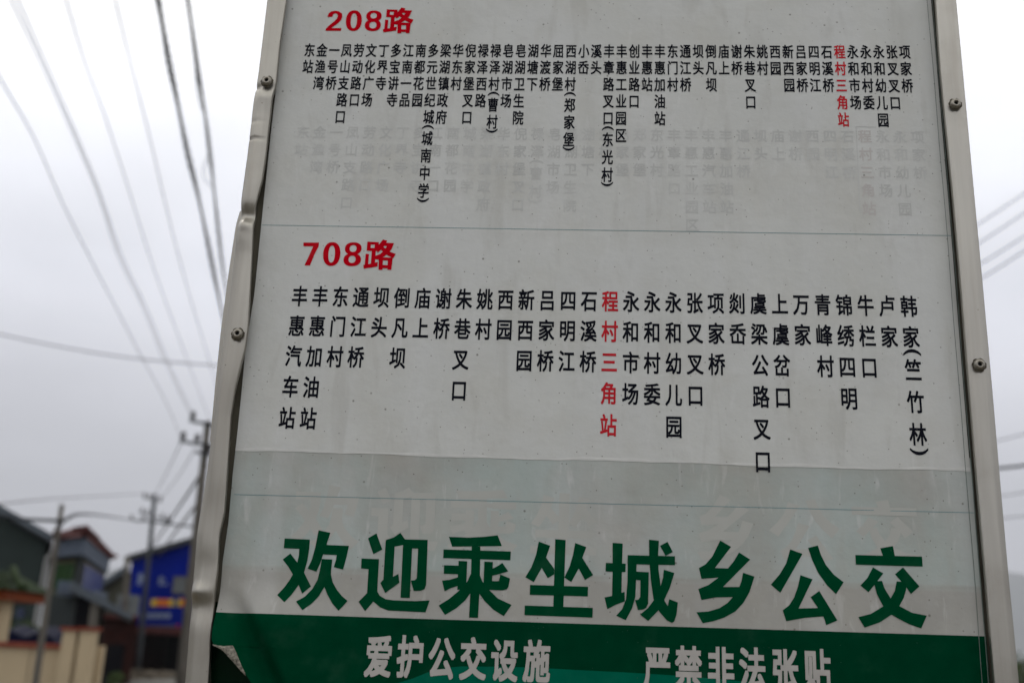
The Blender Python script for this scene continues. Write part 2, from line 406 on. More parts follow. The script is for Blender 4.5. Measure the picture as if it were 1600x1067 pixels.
def table_x(tab, Y=0.0):
    pts = sorted((at(x, y, Y).z, at(x, y, Y).x) for x, y in tab)
    def fn(z):
        if z <= pts[0][0]: return pts[0][1]
        if z >= pts[-1][0]: return pts[-1][1]
        for (z0, x0), (z1, x1) in zip(pts, pts[1:]):
            if z0 <= z <= z1: return x0 + (x1 - x0) * (z - z0) / (z1 - z0)
    return fn
xPL, xPR = table_x(P_L), table_x(P_R)
CUT = [(P[0], P[1]) for P in P_L if P[1] < 1000] + [(341.3, 985), (342.5, 1000), (347, 1008), (374, 1010.5), (380, 1024), (390, 1046), (401, 1065), (420, 1100)]
xCUT = table_x(CUT)
def line(pa, pb):
    a, b = at(*pa), at(*pb); k = (b.z - a.z) / (b.x - a.x)
    return lambda x: a.z + (x - a.x) * k
def jag(x, s):
    return .0005 * math.sin(x * 23 + s) + .0003 * math.sin(x * 67 + s * 2) + .00012 * math.sin(x * 230)
edge = line((368, 704), (1517, 737))
top_fn = lambda x: Z1
edge_fn = lambda x: edge(x) + jag(x, 0)
poster = sheet('route_poster', top_fn, edge_fn, xPL, lambda z: xPR(z) - .0012, .00045, PAPER, 60, 120)
poster['label'] = 'upper grey white printed film with the two route lists'
band_top = line((341, 956.5), (1537, 993.5))
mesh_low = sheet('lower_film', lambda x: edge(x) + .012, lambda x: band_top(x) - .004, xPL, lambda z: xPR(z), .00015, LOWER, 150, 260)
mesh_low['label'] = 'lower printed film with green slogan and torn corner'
# torn white ridge along the bottom edge of the upper film
v = []; f = []; n = 400
for i in range(n + 1):
    x = xPL(edge(at(368, 704).x)) + (xPR(edge(at(1517, 737).x)) - .001 - xPL(edge(at(368, 704).x))) * i / n
    z = edge_fn(x); wd = .0020 + .0009 * math.sin(x * 41) + .0005 * math.sin(x * 131)
    y = lift(x, z) - .00047
    v += [(x, y, z + wd), (x, y - .00008, z + wd * .4), (x, y + .0001, z - .0002)]
for i in range(n):
    b = 3 * i; f += [(b, b + 1, b + 4, b + 3), (b + 1, b + 2, b + 5, b + 4)]
mesh_obj('torn_edge', v, f, TORN, poster, smooth=True)
# old layer beneath the torn corner, and the grime strip seen in the left channel
oldv = [at(330, 940, .0012), at(330, 1130, .0012), at(470, 1130, .0012), at(470, 940, .0012)]
under = mesh_obj('older_film', [(p.x, .0012, p.z) for p in oldv], [(0, 1, 2, 3)], ink('old_dark_green_print', (.0005, .012, .004)), sign)
xs0, xs1 = at(380, 500).x, 0
bk = MB(); bk.box(xl + .01, xr - .01, .0016, .0026, Z0, Z1); bk.build('mounting_board', GAP, sign)
# thin clear-film border lines at the right edge
EDGE_D = mat('dark_film_edge', (.16, .19, .17), rough=.5, var=.3, vscale=60)
for off_, wd_ in ((.0040, .0005), (-.0006, .0008)):
    v = []; f = []
    for k in range(0, len(zs), 10):
        z = zs[k]; x = xPR(z) - .0012 - off_ + .0002 * math.sin(z * 40 + off_ * 900)
        y = lift(x, z) - .0006; v += [(x, y, z), (x + wd_, y, z)]
    for k in range(len(v) // 2 - 1): f.append((2 * k, 2 * k + 1, 2 * k + 3, 2 * k + 2))
    mesh_obj('film_edge_line', v, f, EDGE_D, poster)

# ---- ruled lines
def rule(pa, pb, parent, wpx=.00055, m=RULE, off=.0006):
    a, b = at(*pa), at(*pb); n = 80; v = []; f = []
    for i in range(n + 1):
        p = a.lerp(b, i / n); y = lift(p.x, p.z) - off; v += [(p.x, y, p.z), (p.x, y, p.z - wpx)]
    for i in range(n): f.append((2 * i, 2 * i + 1, 2 * i + 3, 2 * i + 2))
    return mesh_obj('ruled_line', v, f, m, parent)
rule((410, 352), (1486, 368.5), poster); rule((366, 772), (1521, 800.5), mesh_low, off=.0003)

# ---- green band with swoosh
band_top = line((341, 956.5), (1537, 993.5))
band = sheet('green_band', band_top, lambda x: at(900, 1095).z, xCUT, lambda z: xPR(z) + .001, .00035, INK_BAND, 150, 260, parent=mesh_low)
mb = MB(); zb_ = at(900, 1095).z; mb.box(at(420, 1100).x, xPR(zb_), -.0009, .0012, Z0, zb_ + .001); mb.build('lower_band', INK_BAND, mesh_low)
SW = [(560, 1085), (600, 1073), (645, 1059.5), (668, 1050), (696, 1043), (720, 1040.5), (770, 1041), (830, 1042), (900, 1046), (980, 1050), (1045, 1054), (1110, 1059), (1170, 1065), (1260, 1077), (1330, 1090)]
v = []; f = []
for (x, y) in SW:
    a = at(x, y); b = at(x, 1092 if x not in (560, 1330) else y + .5)
    for q in range(5):
        p = a.lerp(b, q / 4); v.append((p.x, lift(p.x, p.z) - .0005, p.z))
for i in range(len(SW) - 1):
    for q in range(4): f.append((i * 5 + q, i * 5 + q + 1, i * 5 + q + 6, i * 5 + q + 5))
mesh_obj('green_swoosh', v, f, INK_SWOOSH, mesh_low, smooth=True)

# ---- curled flap of the torn corner
FLAP = mat('scuffed_film_underside', (.24, .22, .18), rough=.9, var=.7, vscale=420, bump=.5, bscale=400)
fl = [((344, 1006.5), (346, 1009), 0), ((352, 1008), (354, 1012.5), .002), ((362, 1009.5), (361, 1017), .003), ((370, 1008.5), (368, 1025), .004), ((374.5, 1008.5), (376, 1034), .005),
      ((379, 1018), (384, 1044), .0055), ((384, 1030), (388, 1049), .005), ((389, 1042), (391, 1052), .004), ((393, 1050), (394, 1055), .003)]
v = []; f = []; n = 5
for (a, b, h) in fl:
    A, B = at(*a), at(*b)
    for q in range(n):
        p = A.lerp(B, q / (n - 1)); v.append((p.x, lift(p.x, p.z) - .0006 - h * .35 * math.sin(math.pi * (.2 + .8 * q / (n - 1))), p.z))
for i in range(len(fl) - 1):
    for q in range(n - 1): f.append((i * n + q, i * n + q + 1, (i + 1) * n + q + 1, (i + 1) * n + q))
mesh_obj('curled_corner', v, f, FLAP, mesh_low, smooth=True)

# ------------------------------------------------------------------ lettering
_g = {}
def glyph(ch, off):
    k = (ch, off)
    if k not in _g:
        cu = bpy.data.curves.new('t', 'FONT'); cu.body = ch; cu.size = 1; cu.offset = off; cu.resolution_u = 3
        o = bpy.data.objects.new('t', cu); COL.objects.link(o)
        m = bpy.data.meshes.new_from_object(o.evaluated_get(bpy.context.evaluated_depsgraph_get()))
        _g[k] = ([(p.co.x, p.co.y) for p in m.vertices], [tuple(q.vertices) for q in m.polygons])
        bpy.data.objects.remove(o); bpy.data.curves.remove(cu); bpy.data.meshes.remove(m)
    return _g[k]
def put(mb, ch, cx, cz, sx, sz, boff, z_off, rot=False, k=SKEW):
    if boff > 0:
        e = boff - .004; pat = [(-e, -e), (e, e), (e, -e), (-e, e)]
        if e > .02: pat += [(0, e), (0, -e), (e, 0), (-e, 0)]
        for q, (ex, ey) in enumerate(pat):
            if not rot: put(mb, ch, cx + ex * sx, cz + ey * sz, sx, sz, 0, z_off + q * .000006, rot, k)
        if not rot: return
    vs, fs = glyph(ch, .004 if not rot else .02); out_ = []
    gx = .5 if ch not in '()' else .197; gy = .382 if ch not in '()' else .232
    for (x, y) in vs:
        x, y = x - gx, y - gy
        if rot: x, y = y, -x
        X = cx + x * sx; Z = cz + y * sz + k * x * sx
        out_.append((X, lift(X, Z) - z_off, Z))
    mb.add(out_, fs)

def column_list(names, TL, TR, ncol, pitch_px, cw, chh, boff, off, m_of, parent, pname, paren_gap=(.60, .60)):
    A, B = at(*TL), at(*TR)
    (xa, ya), (xb, yb), nrow = pitch_px
    pitch = (at(xa, ya).z - at(xb, yb).z) / nrow
    cp = (B.x - A.x) / (ncol - 1)
    for i, nm in enumerate(names):
        if not nm: continue
        mb = MB(); x = A.x + cp * i; z = A.z + (B.z - A.z) * i / (ncol - 1)
        k = (B.z - A.z) / (B.x - A.x); first = True
        for j, ch in enumerate(nm):
            if ch == '(':
                z += pitch * (1 - paren_gap[0]); put(mb, ch, x, z, cp * cw / .85 * 1.0, pitch * chh / .9, boff, off, rot=True, k=k); z -= pitch * paren_gap[1] * 1.08
            elif ch == ')':
                z += pitch * .42; put(mb, ch, x, z, cp * cw / .85, pitch * chh / .9, boff, off, rot=True, k=k); z -= pitch
            else:
                put(mb, ch, x, z, cp * cw / .90, pitch * chh / .92, boff, off, k=k); z -= pitch
        mb.build(pname, m_of(i), parent)
N208 = '东站 金渔湾 一号桥 凤山支路口 劳动路口 文化广场 丁界寺 多宝讲寺 江南一品 南都花园 多元世纪城(城南中学) 梁湖镇政府 华东村 倪家堡叉口 禄泽西路 禄泽村(曹村) 皂湖市场 皂湖卫生院 湖塘下 华渡桥 屈家堡 西湖村(郑家堡) 小岙 溪头 丰章路叉口(东光村) 丰惠工业园区 创业路口 丰惠站 丰惠加油站 东门村 通江桥 坝头 倒凡坝 庙上 谢桥 朱巷叉口 姚村 西园 新西园 吕家桥 四明江 石溪桥 程村三角站 永和市场 永和村委 永和幼儿园 张叉叉口 项家桥'.split()
N708 = '丰惠汽车站 丰惠加油站 东门村 通江桥 坝头 倒凡坝 庙上 谢桥 朱巷叉口 姚村 西园 新西园 吕家桥 四明江 石溪桥 程村三角站 永和市场 永和村委 永和幼儿园 张叉叉口 项家桥 剡岙 虞梁公路叉口 上虞岔口 万家 青峰村 锦绣四明 牛栏口 卢家 韩家(竺竹林)'.split()
NOLD = '东站 金渔湾 一号桥 凤山支路口 劳动路口 文化广场 丁界寺 多宝讲寺 江南一口 南都花园 城南中学 梁湖镇政府 华东村 倪家堡叉口 禄泽(曹村) 皂湖市场 皂湖卫生院 湖塘下 渡桥 屈家堡 郑家堡 东光村 丰章路口 丰惠工业园区 丰惠汽车站 丰惠加油站 通江桥 坝头 庙上 谢桥 西园 四明江 石溪桥 程村三角站 永和市场 永和幼儿园 项家桥'.split()
column_list(N208, (484.3, 79.8), (1413, 82.6), 48, ((735.5, 80), (733, 184), 4), .80, .79, .020, .0007, lambda i: INK_LRED if i == 42 else INK_BLACK, poster, 'stop_name')
column_list(N708, (468.8, 463.2), (1419.5, 479), 30, ((955, 470.8), (953.5, 664), 4), .72, .67, .019, .0007, lambda i: INK_LRED if i == 15 else INK_BLACK, poster, 'stop_name', paren_gap=(.50, .52))
column_list(NOLD, (474, 207), (1433, 215), len(NOLD), ((700, 208), (693, 318), 4), .72, .70, .016, .0006, lambda i: GHOST_RED if NOLD[i][0] == '程' else GHOST, poster, 'faded_stop_name')
# faint box round the old red name
def frame_line(pts, wd, m, name, parent, off):
    mb = MB()
    for a, b in zip(pts, pts[1:]):
        A, B = at(*a), at(*b); d_ = (B - A); d_.y = 0; q = Vector((-d_.z, 0, d_.x)).normalized() * wd / 2
        mb.add([(p.x, lift(p.x, p.z) - off, p.z) for p in (A + q, B + q, B - q, A - q)], [(0, 1, 2, 3)])
    return mb.build(name, m, parent)
frame_line([(1368, 200), (1337, 199), (1343, 333), (1370, 333.5)], .0007, GHOST, 'faded_box', poster, .00062)

def stroke_mesh(strokes, tf, off, step, name, m, parent, dv=.0045):
    """every brush stroke is its own thin film, a hair in front of the last"""
    mb = MB()
    for s, poly in enumerate(strokes):
        P = [tf(x, y) for x, y in poly]
        vs = [Vector((p.x, p.z, 0)) for p in P]
        from mathutils.geometry import tessellate_polygon
        tris = tessellate_polygon([vs])
        mb.add([(p.x, lift(p.x, p.z) - off - s * step, p.z) for p in P], tris)
    return mb.build(name, m, parent)
H = {}
H['欢'] = (0, [[(87,120),(312,130),(306,215),(290,320),(258,432),(212,535),(150,625),(92,690),(25,625),(90,550),(135,485),(160,440),(200,335),(214,270),(218,213),(80,207)],
 [(138,254),(196,330),(262,428),(322,548),(246,612),(212,535),(160,440),(120,372),(70,308)],
 [(390,47),(495,70),(460,178),(430,262),(405,340),(370,417),(292,388),(330,310),(360,200),(378,110)],
 [(440,177),(660,186),(640,280),(608,397),(525,376),(545,310),(552,268),(420,262)],
 [(418,303),(512,307),(502,400),(500,470),(440,555),(390,640),(330,705),(255,760),(195,683),(270,640),(335,570),(380,490),(402,400)],
 [(500,440),(515,510),(555,580),(600,635),(650,677),(572,765),(515,700),(470,620),(442,553),(430,500)]])
H['迎'] = (0, [[(830,118),(905,74),(957,218),(877,260)],
 [(772,298),(928,304),(914,560),(914,600),(880,680),(805,768),(747,684),(822,606),(835,394),(768,386)],
 [(912,590),(935,630),(985,660),(1050,670),(1250,678),(1380,672),(1343,778),(1150,768),(1010,762),(940,735),(875,680),(870,620)],
 [(988,133),(1060,110),(1118,70),(1163,132),(1143,178),(1065,193),(985,200)],
 [(988,133),(1068,180),(1052,462),(1100,435),(1110,514),(983,606),(940,516),(967,485)],
 [(1145,128),(1226,130),(1203,650),(1120,648)], [(1143,128),(1362,132),(1360,212),(1143,208)],
 [(1278,200),(1360,205),(1348,530),(1335,570),(1300,586),(1238,587),(1212,495),(1245,492),(1265,475)]])
H['乘'] = (250, [[(123,105),(300,112),(440,105),(558,92),(596,188),(152,193)],
 [(75,217),(675,236),(672,314),(72,294)], [(327,190),(404,192),(398,560),(383,828),(303,825),(318,520)],
 [(318,435),(290,500),(225,575),(130,655),(32,717),(88,802),(190,740),(270,670),(312,610),(340,540),(340,470)],
 [(397,440),(420,500),(480,575),(560,655),(683,712),(613,812),(520,755),(440,675),(392,608),(370,540),(370,470)],
 [(210,320),(287,323),(278,520),(230,577),(198,577)], [(80,358),(212,362),(210,438),(78,434)],
 [(62,495),(130,488),(205,465),(210,540),(140,562),(85,590)],
 [(440,326),(516,330),(508,500),(570,500),(582,440),(668,477),(655,550),(640,572),(605,582),(480,578),(432,530)],
 [(600,338),(652,412),(580,435),(508,452),(512,390),(560,365)]])
H['坐'] = (250, [[(925,147),(1027,185),(990,290),(950,385),(880,508),(805,466),(860,375),(900,270)],
 [(990,290),(1062,390),(1062,440),(1005,474),(950,380)], [(1072,126),(1165,134),(1143,760),(1054,758)],
 [(1250,160),(1350,197),(1313,292),(1280,390),(1215,508),(1153,468),(1200,370),(1230,270)],
 [(1313,292),(1410,445),(1337,490),(1280,385)], [(847,534),(1365,550),(1362,636),(845,622)],
 [(800,717),(1407,738),(1404,825),(798,803)]])
H['城'] = (500, [[(155,158),(245,165),(238,420),(234,640),(150,650),(155,420)], [(95,337),(272,344),(270,420),(92,414)],
 [(83,645),(150,632),(262,595),(265,680),(180,712),(108,750)], [(290,268),(712,278),(712,357),(368,350),(288,345)],
 [(290,300),(370,320),(365,480),(358,640),(330,740),(272,848),(187,808),(240,750),(275,660),(288,500)],
 [(366,415),(478,420),(472,700),(455,738),(430,752),(382,758),(355,668),(385,665),(402,640),(404,492),(364,488)],
 [(480,130),(568,140),(562,260),(565,400),(585,550),(620,680),(648,722),(660,660),(737,690),(725,800),(705,860),(685,872),(640,850),(570,770),(520,660),(495,480),(482,300)],
 [(612,398),(706,427),(665,560),(612,675),(560,765),(472,855),(400,798),(470,740),(530,660),(580,560),(605,470)],
 [(578,185),(645,150),(692,240),(628,275)]])
H['乡'] = (500, [[(1115,138),(1212,195),(1150,275),(1068,383),(1190,387),(1150,440),(1100,468),(948,480),(925,383),(985,350),(1045,280)],
 [(1283,245),(1382,308),(1290,400),(1140,552),(1285,552),(1228,642),(1080,645),(948,668),(920,570),(1010,535),(1100,468),(1185,385),(1235,325)],
 [(1318,425),(1420,460),(1375,600),(1320,695),(1250,770),(1150,825),(1050,858),(960,875),(903,778),(1010,770),(1110,740),(1180,695),(1228,640),(1285,552),(1305,500)]])
H['公'] = (750, [[(310,160),(420,200),(370,290),(222,547),(137,475),(215,385),(275,285)],
 [(470,147),(557,125),(585,210),(630,300),(700,385),(788,453),(720,560),(640,480),(560,370),(505,250)],
 [(402,390),(510,427),(450,550),(385,687),(560,682),(612,757),(440,770),(275,800),(243,703),(300,660),(345,590),(380,490)],
 [(570,530),(732,793),(632,836),(610,765),(558,682),(493,585)]])
H['交'] = (750, [[(1115,150),(1228,130),(1248,230),(1140,222)], [(892,210),(1487,224),(1493,313),(897,296)],
 [(1050,320),(1143,374),(1080,455),(1010,542),(938,482),(1000,415)], [(1318,320),(1465,490),(1388,558),(1350,500),(1247,382)],
 [(1055,445),(1130,440),(1155,510),(1210,600),(1285,665),(1400,725),(1530,750),(1480,865),(1370,825),(1290,785),(1215,742),(1140,665),(1085,560)],
 [(1262,445),(1352,450),(1345,520),(1325,590),(1285,665),(1215,742),(1110,810),(975,857),(918,763),(1030,735),(1140,668),(1205,600),(1245,530)]])
K = 280 / 1600
for ch, (ox, st) in H.items():
    oy = 830 if ox == 750 else 820
    stroke_mesh(st, lambda x, y: at(430 + ox + x * K, oy + y * K), .0004, .00002, 'slogan_character', INK_GREEN, mesh_low)
    def gt(x, y):
        p = at(430 + ox + x * K, oy + y * K); xm = at(700, 900).x
        return Vector((xm + (p.x - xm) * .985 + .004, 0, at(700, 900).z + (p.z - at(700, 900).z) * .82 + .046))
    if ch != '城': stroke_mesh(st, gt, .00022, .000004, 'faded_slogan_character', GHOST_PALE, mesh_low)

def ell(cx, cy, rx, ry, n=40, sl=0, p=2.3):
    o = []
    for i in range(n):
        a = 2 * math.pi * i / n; c, s = math.cos(a), math.sin(a)
        x = rx * math.copysign(abs(c) ** (2 / p), c); y = ry * math.copysign(abs(s) ** (2 / p), s)
        o.append((cx + x - sl * y, cy + y))
    return o
def ring(mb, O, I, tf, off):
    n = len(O); P = [tf(*q) for q in O] + [tf(*q) for q in I]
    mb.add([(p.x, lift(p.x, p.z) - off, p.z) for p in P], [(i, (i + 1) % n, n + (i + 1) % n, n + i) for i in range(n)])
def bbe(x0, x1, y0, y1, sl=.06, p=2.25): return ell((x0 + x1) / 2, (y0 + y1) / 2, (x1 - x0) / 2, (y1 - y0) / 2, sl=sl, p=p)
LU = [[(1045,158),(1215,165),(1213,200),(1042,195)], [(1045,158),(1100,160),(1090,275),(1035,275)], [(1158,165),(1215,165),(1205,285),(1148,280)], [(1038,240),(1208,246),(1205,285),(1035,280)],
 [(1110,280),(1170,280),(1155,470),(1095,470)], [(1020,320),(1070,325),(1055,480),(1005,480)], [(1155,345),(1205,350),(1200,395),(1152,395)], [(985,470),(1050,462),(1200,430),(1195,490),(1100,505),(990,520)],
 [(1275,130),(1340,145),(1300,210),(1250,265),(1200,305),(1165,255),(1215,200),(1250,160)], [(1300,172),(1440,178),(1400,265),(1340,325),(1260,375),(1195,400),(1160,352),(1240,320),(1300,270),(1335,218),(1290,214)],
 [(1270,215),(1330,265),(1385,295),(1465,322),(1430,380),(1360,350),(1290,305),(1240,262)],
 [(1215,365),(1420,372),(1416,412),(1212,405)], [(1215,365),(1275,368),(1270,535),(1210,535)], [(1350,370),(1420,372),(1400,535),(1342,532)], [(1215,470),(1400,475),(1400,515),(1212,512)]]
tf7 = lambda x, y: at(500 + x / 10, y / 10)
tf8 = lambda x, y: at(460 + x / 8.889, 365 + y / 8.889)
two = [(120,280),(140,225),(180,195),(240,183),(300,193),(345,225),(353,275),(335,330),(290,375),(230,420),(180,453),(340,455),(330,498),(88,498),(95,465),(150,410),(220,355),(265,310),(284,265),(272,235),(240,224),(210,240),(195,282)]
seven = [(130,132),(345,132),(340,185),(280,300),(220,450),(143,448),(200,330),(265,185),(128,182)]
OF = .0007
stroke_mesh([two], tf7, OF, 0, 'route_numeral', INK_RED, poster)
mb = MB(); ring(mb, bbe(408, 655, 176, 500), bbe(483, 580, 224, 456), tf7, OF); mb.build('route_numeral', INK_RED, poster)
mb = MB(); ring(mb, bbe(725, 965, 178, 352), bbe(792, 890, 216, 302), tf7, OF); ring(mb, bbe(702, 952, 316, 500), bbe(775, 885, 355, 458), tf7, OF + .00002); mb.build('route_numeral', INK_RED, poster)
stroke_mesh(LU, tf7, OF, .00001, 'route_character', INK_RED, poster)
stroke_mesh([seven], tf8, OF, 0, 'route_numeral', INK_RED, poster)
mb = MB(); ring(mb, bbe(403, 641, 126, 456), bbe(475, 566, 174, 411), tf8, OF); mb.build('route_numeral', INK_RED, poster)
mb = MB(); ring(mb, bbe(705, 936, 128, 302), bbe(770, 866, 168, 262), tf8, OF); ring(mb, bbe(685, 928, 280, 460), bbe(755, 853, 315, 415), tf8, OF + .00002); mb.build('route_numeral', INK_RED, poster)
stroke_mesh(LU, lambda x, y: tf8((x - 985) * .9375 + 960, (y - 130) * 1.037 + 90), OF, .00001, 'route_character', INK_RED, poster)

for txt, xsx, ysy, ox, oy in (('爱护公交设施', (170, 422, 672, 926, 1178, 1438), (230, 232, 245, 250, 262, 268), 560, 980), ('严禁非法张贴', (140, 390, 650, 906, 1166, 1428), (262, 266, 272, 278, 285, 290), 1000, 990)):
    for ch, cx, cy in zip(txt, xsx, ysy):
        c = at(ox + cx / 5.161, oy + cy / 5.161); w_ = abs(at(ox + (cx + 107) / 5.161, oy + cy / 5.161).x - c.x) * 2
        h_ = abs(at(ox + cx / 5.161, oy + (cy - 170) / 5.161).z - c.z) * 2
        mb = MB(); put(mb, ch, c.x, c.z, w_ / .97, h_ / .97, .030, .0008); 
        mb.build('notice_character', INK_WHITE, mesh_low)

exec_bg = True
# ------------------------------------------------------------------ BACKGROUND
CONC = mat('pole_concrete', (.115, .105, .09), rough=.9, var=.2, vscale=3)
DARKM = mat('dark_galvanised', (.06, .065, .07), rough=.6, metal=.3)
CABLE = mat('cable_black', (.02, .024, .03), rough=.6)
WIREG = mat('bare_aluminium_wire', (.13, .13, .14), rough=.6)
CERAM = mat('brown_insulator', (.06, .05, .05), rough=.35)

def pole(label, top, base, Y, r0, r1, arms=(), group='utility poles by the road', extra=None):
    T = at(*top, Y); B = at(*base, Y); k = (T.z) / (T.z - B.z); G = T + (B - T) * k; G.z = 0
    o = thing('utility_pole', label, 'utility pole', G, group)
    mb = MB(); n = 8; mb.tube([G.lerp(T, i / n) for i in range(n + 1)], [r0 + (r1 - r0) * i / n for i in range(n + 1)], 14); mb.build('shaft', CONC if Y != 60 else DARKM, o, True)
    for (pa, pb, ins) in arms:
        A, Bq = at(*pa, Y - .15), at(*pb, Y - .15); mb = MB(); mb.prism([A + Vector((0, -.04, -.04)), A + Vector((0, .04, -.04)), A + Vector((0, .04, .04)), A + Vector((0, -.04, .04))], Bq - A)
        a = mb.build('crossarm', DARKM, o)
        for t in ins:
            p = A.lerp(Bq, t); mb = MB(); mb.tube([p + Vector((0, 0, z)) for z in (.03, .08, .09, .16, .17, .24, .25, .30)], [.03, .03, .08, .07, .09, .06, .08, .03], 10); mb.build('insulator', CERAM, a, True)
    return o
pole('thin concrete pole standing before the cream wall at the left', (97, 788), (54, 1075), 12.5, .055, .030)
pole('far utility pole with two crowded crossarms in front of the blue shop building', (242, 772), (215, 1052), 60, .15, .12,
     arms=(((224, 777), (252, 783), (.05, .35, .95)), ((217, 800), (262, 812), (.1, .3, .8, 1)), ((205, 812), (268, 816), (.0, .3, .9))))
pole('nearer utility pole half hidden behind the bent left rail of the sign', (325, 658), (283, 1067), 29, .16, .10,
     arms=(((296, 657), (352, 668), (.08, .9)), ((281, 689), (350, 700), (.06, .38, .95)), ((306, 706), (345, 712), (.5,))))
pole('short light grey pole beside the brick wall left of the blue building', (199, 868), (190, 1056), 46, .12, .10)

def wire(label, pts, r, m=WIREG, group='overhead wires', n=24, name='overhead_wire', twist=0):
    P = [at(x, y, Y) for x, y, Y in pts]
    def cr(t):
        k = len(P) - 1; s = min(int(t * k), k - 1); u = t * k - s
        a, b, c, d = P[max(s - 1, 0)], P[s], P[s + 1], P[min(s + 2, k)]
        return .5 * ((2 * b) + (c - a) * u + (2 * a - 5 * b + 4 * c - d) * u * u + (3 * b - a - 3 * c + d) * u ** 3)
    q = [cr(i / n) for i in range(n + 1)]
    if twist:
        o = thing(name, label, 'cable', q[0], group)
        for ph in (0, 2.1, 4.2):
            mb = MB(); qq = []
            for i in range(n * 8 + 1):
                c = cr(i / (n * 8)); a = i * .33 + ph; rr = r * (1 + .5 * math.sin(i * .11))
                qq.append(c + Vector((math.cos(a), 0, math.sin(a))) * rr)
            mb.tube(qq, r * .75, 6); mb.build('strand', m, o, True)
        return o
    mb = MB(); mb.tube(q, r, 6); o = mb.build(name, m, None, True)
    return tag(o, label, 'cable', group)
# thin phase wires from the nearer pole passing overhead
def lvl(pts, H0, H1):
    """pixel path of a wire strung between the heights H0 and H1 (metres)"""
    o = []
    for i, (x, y) in enumerate(pts):
        H = H0 + (H1 - H0) * i / (len(pts) - 1)
        d = R @ Vector((x - 800, 533.5 - y, -FPX)); t = (H - EYE) / d.z; o.append((x, y, CAM.y + d.y * t))
    return o
hA, hB, hC = at(283, 684, 29).z, at(300, 652, 29).z, at(350, 655, 29).z
wire('leftmost thin wire running up from the crossarm to the left edge of the sky', lvl([(-60, 5), (0, 123), (53, 215), (97, 316), (139, 400), (176, 471), (217, 550), (258, 625), (283, 684)], hA - .2, hA), .0075)
wire('left wire of the close pair rising from the upper crossarm', lvl([(-30, -110), (17, 0), (57, 83), (83, 140), (132, 250), (158, 316), (185, 400), (223, 480), (256, 561), (301, 655)], hB - .2, hB), .0075)
wire('right wire of the close pair rising from the upper crossarm', lvl([(-10, -100), (28, 0), (66, 88), (89, 140), (135, 248), (161, 314), (190, 400), (228, 480), (261, 561), (304, 655)], hB - .1, hB + .05), .0075)
wire('third thin wire from the left, crossing pale sky between the pair and the black cables', lvl([(66, -105), (103, 0), (132, 97), (162, 176), (202, 299), (232, 395), (261, 478), (292, 561), (328, 657)], hC - .2, hC), .0065)
wire('fourth thin wire from the left, just left of the black twisted cables', lvl([(154, -105), (180, 0), (198, 75), (233, 211), (259, 321), (279, 400), (300, 475), (326, 561), (352, 650)], hC - .2, hC), .0065)
wire('thick black twisted cable, the left one of two, crossing the upper sky', lvl([(227, -100), (247, 0), (261, 79), (275, 149), (292, 233), (310, 308), (328, 395), (345, 480), (372, 600)], 6.2, 6.0), .0135, CABLE, 'twisted service cables', twist=1, n=30)
wire('thick black twisted cable, the right one with a loose loop below its middle', lvl([(279, -100), (293.5, 0), (307.5, 97), (320, 176), (330, 255), (338, 330), (351, 439), (372, 560)], 6.3, 6.1), .0105, CABLE, 'twisted service cables', twist=1, n=30)
wire('thin slack strand hanging beside the right twisted cable above its loop', lvl([(304, 90), (306, 115), (309, 145), (314, 165), (320, 178)], 6.25, 6.2), .006, WIREG, n=14)
wire('slack loop of thin wire hanging off the right twisted cable', [(328, 240, 10.3), (321, 254, 10.3), (317, 268, 10.3), (321, 282, 10.3), (333, 293, 10.3)], .006, WIREG, 'overhead wires', n=14)
wire('single sagging wire crossing the lower sky from the left edge to the sign', [(-60, 505, 20), (0, 522, 20), (90, 541, 20), (180, 556, 20), (260, 565, 20), (340, 571, 20), (420, 575, 20)], .013)
wire('faint wire from the nearer crossarm down to the far pole', [(283, 690, 29), (262, 735, 40), (241, 775, 60)], .016)
wire('faint inner wire from the nearer crossarm down to the far pole', [(305, 700, 29), (278, 745, 40), (250, 781, 60)], .016)
wire('thick cable bundle sloping from the nearer pole to the far pole', [(322, 728, 29), (293, 772, 38), (262, 818, 56), (232, 862, 75)], .05, CABLE)
wire('lower cable bundle sloping from the nearer pole past the far pole', [(310, 785, 29), (284, 818, 38), (262, 848, 52), (240, 880, 70)], .045, WIREG)
wire('dark cable arching from the thin left pole across to the far pole', [(92, 822, 12.4), (108, 808, 14), (135, 803, 20), (180, 808, 34), (222, 815, 59)], .026, CABLE)
wire('cable continuing right from the far pole behind the sign', [(225, 812, 60), (262, 818, 55), (300, 822, 50), (360, 828, 45)], .06, CABLE)
wire('cable from the left edge to the head of the thin pole', [(-60, 800, 13), (0, 806, 13), (40, 811, 12.8), (93, 813, 12.4)], .022, CABLE)
wire('thin wire from the left edge to the top of the far pole', [(-40, 790, 20), (0, 787, 22), (100, 778, 34), (228, 771, 60)], .018)
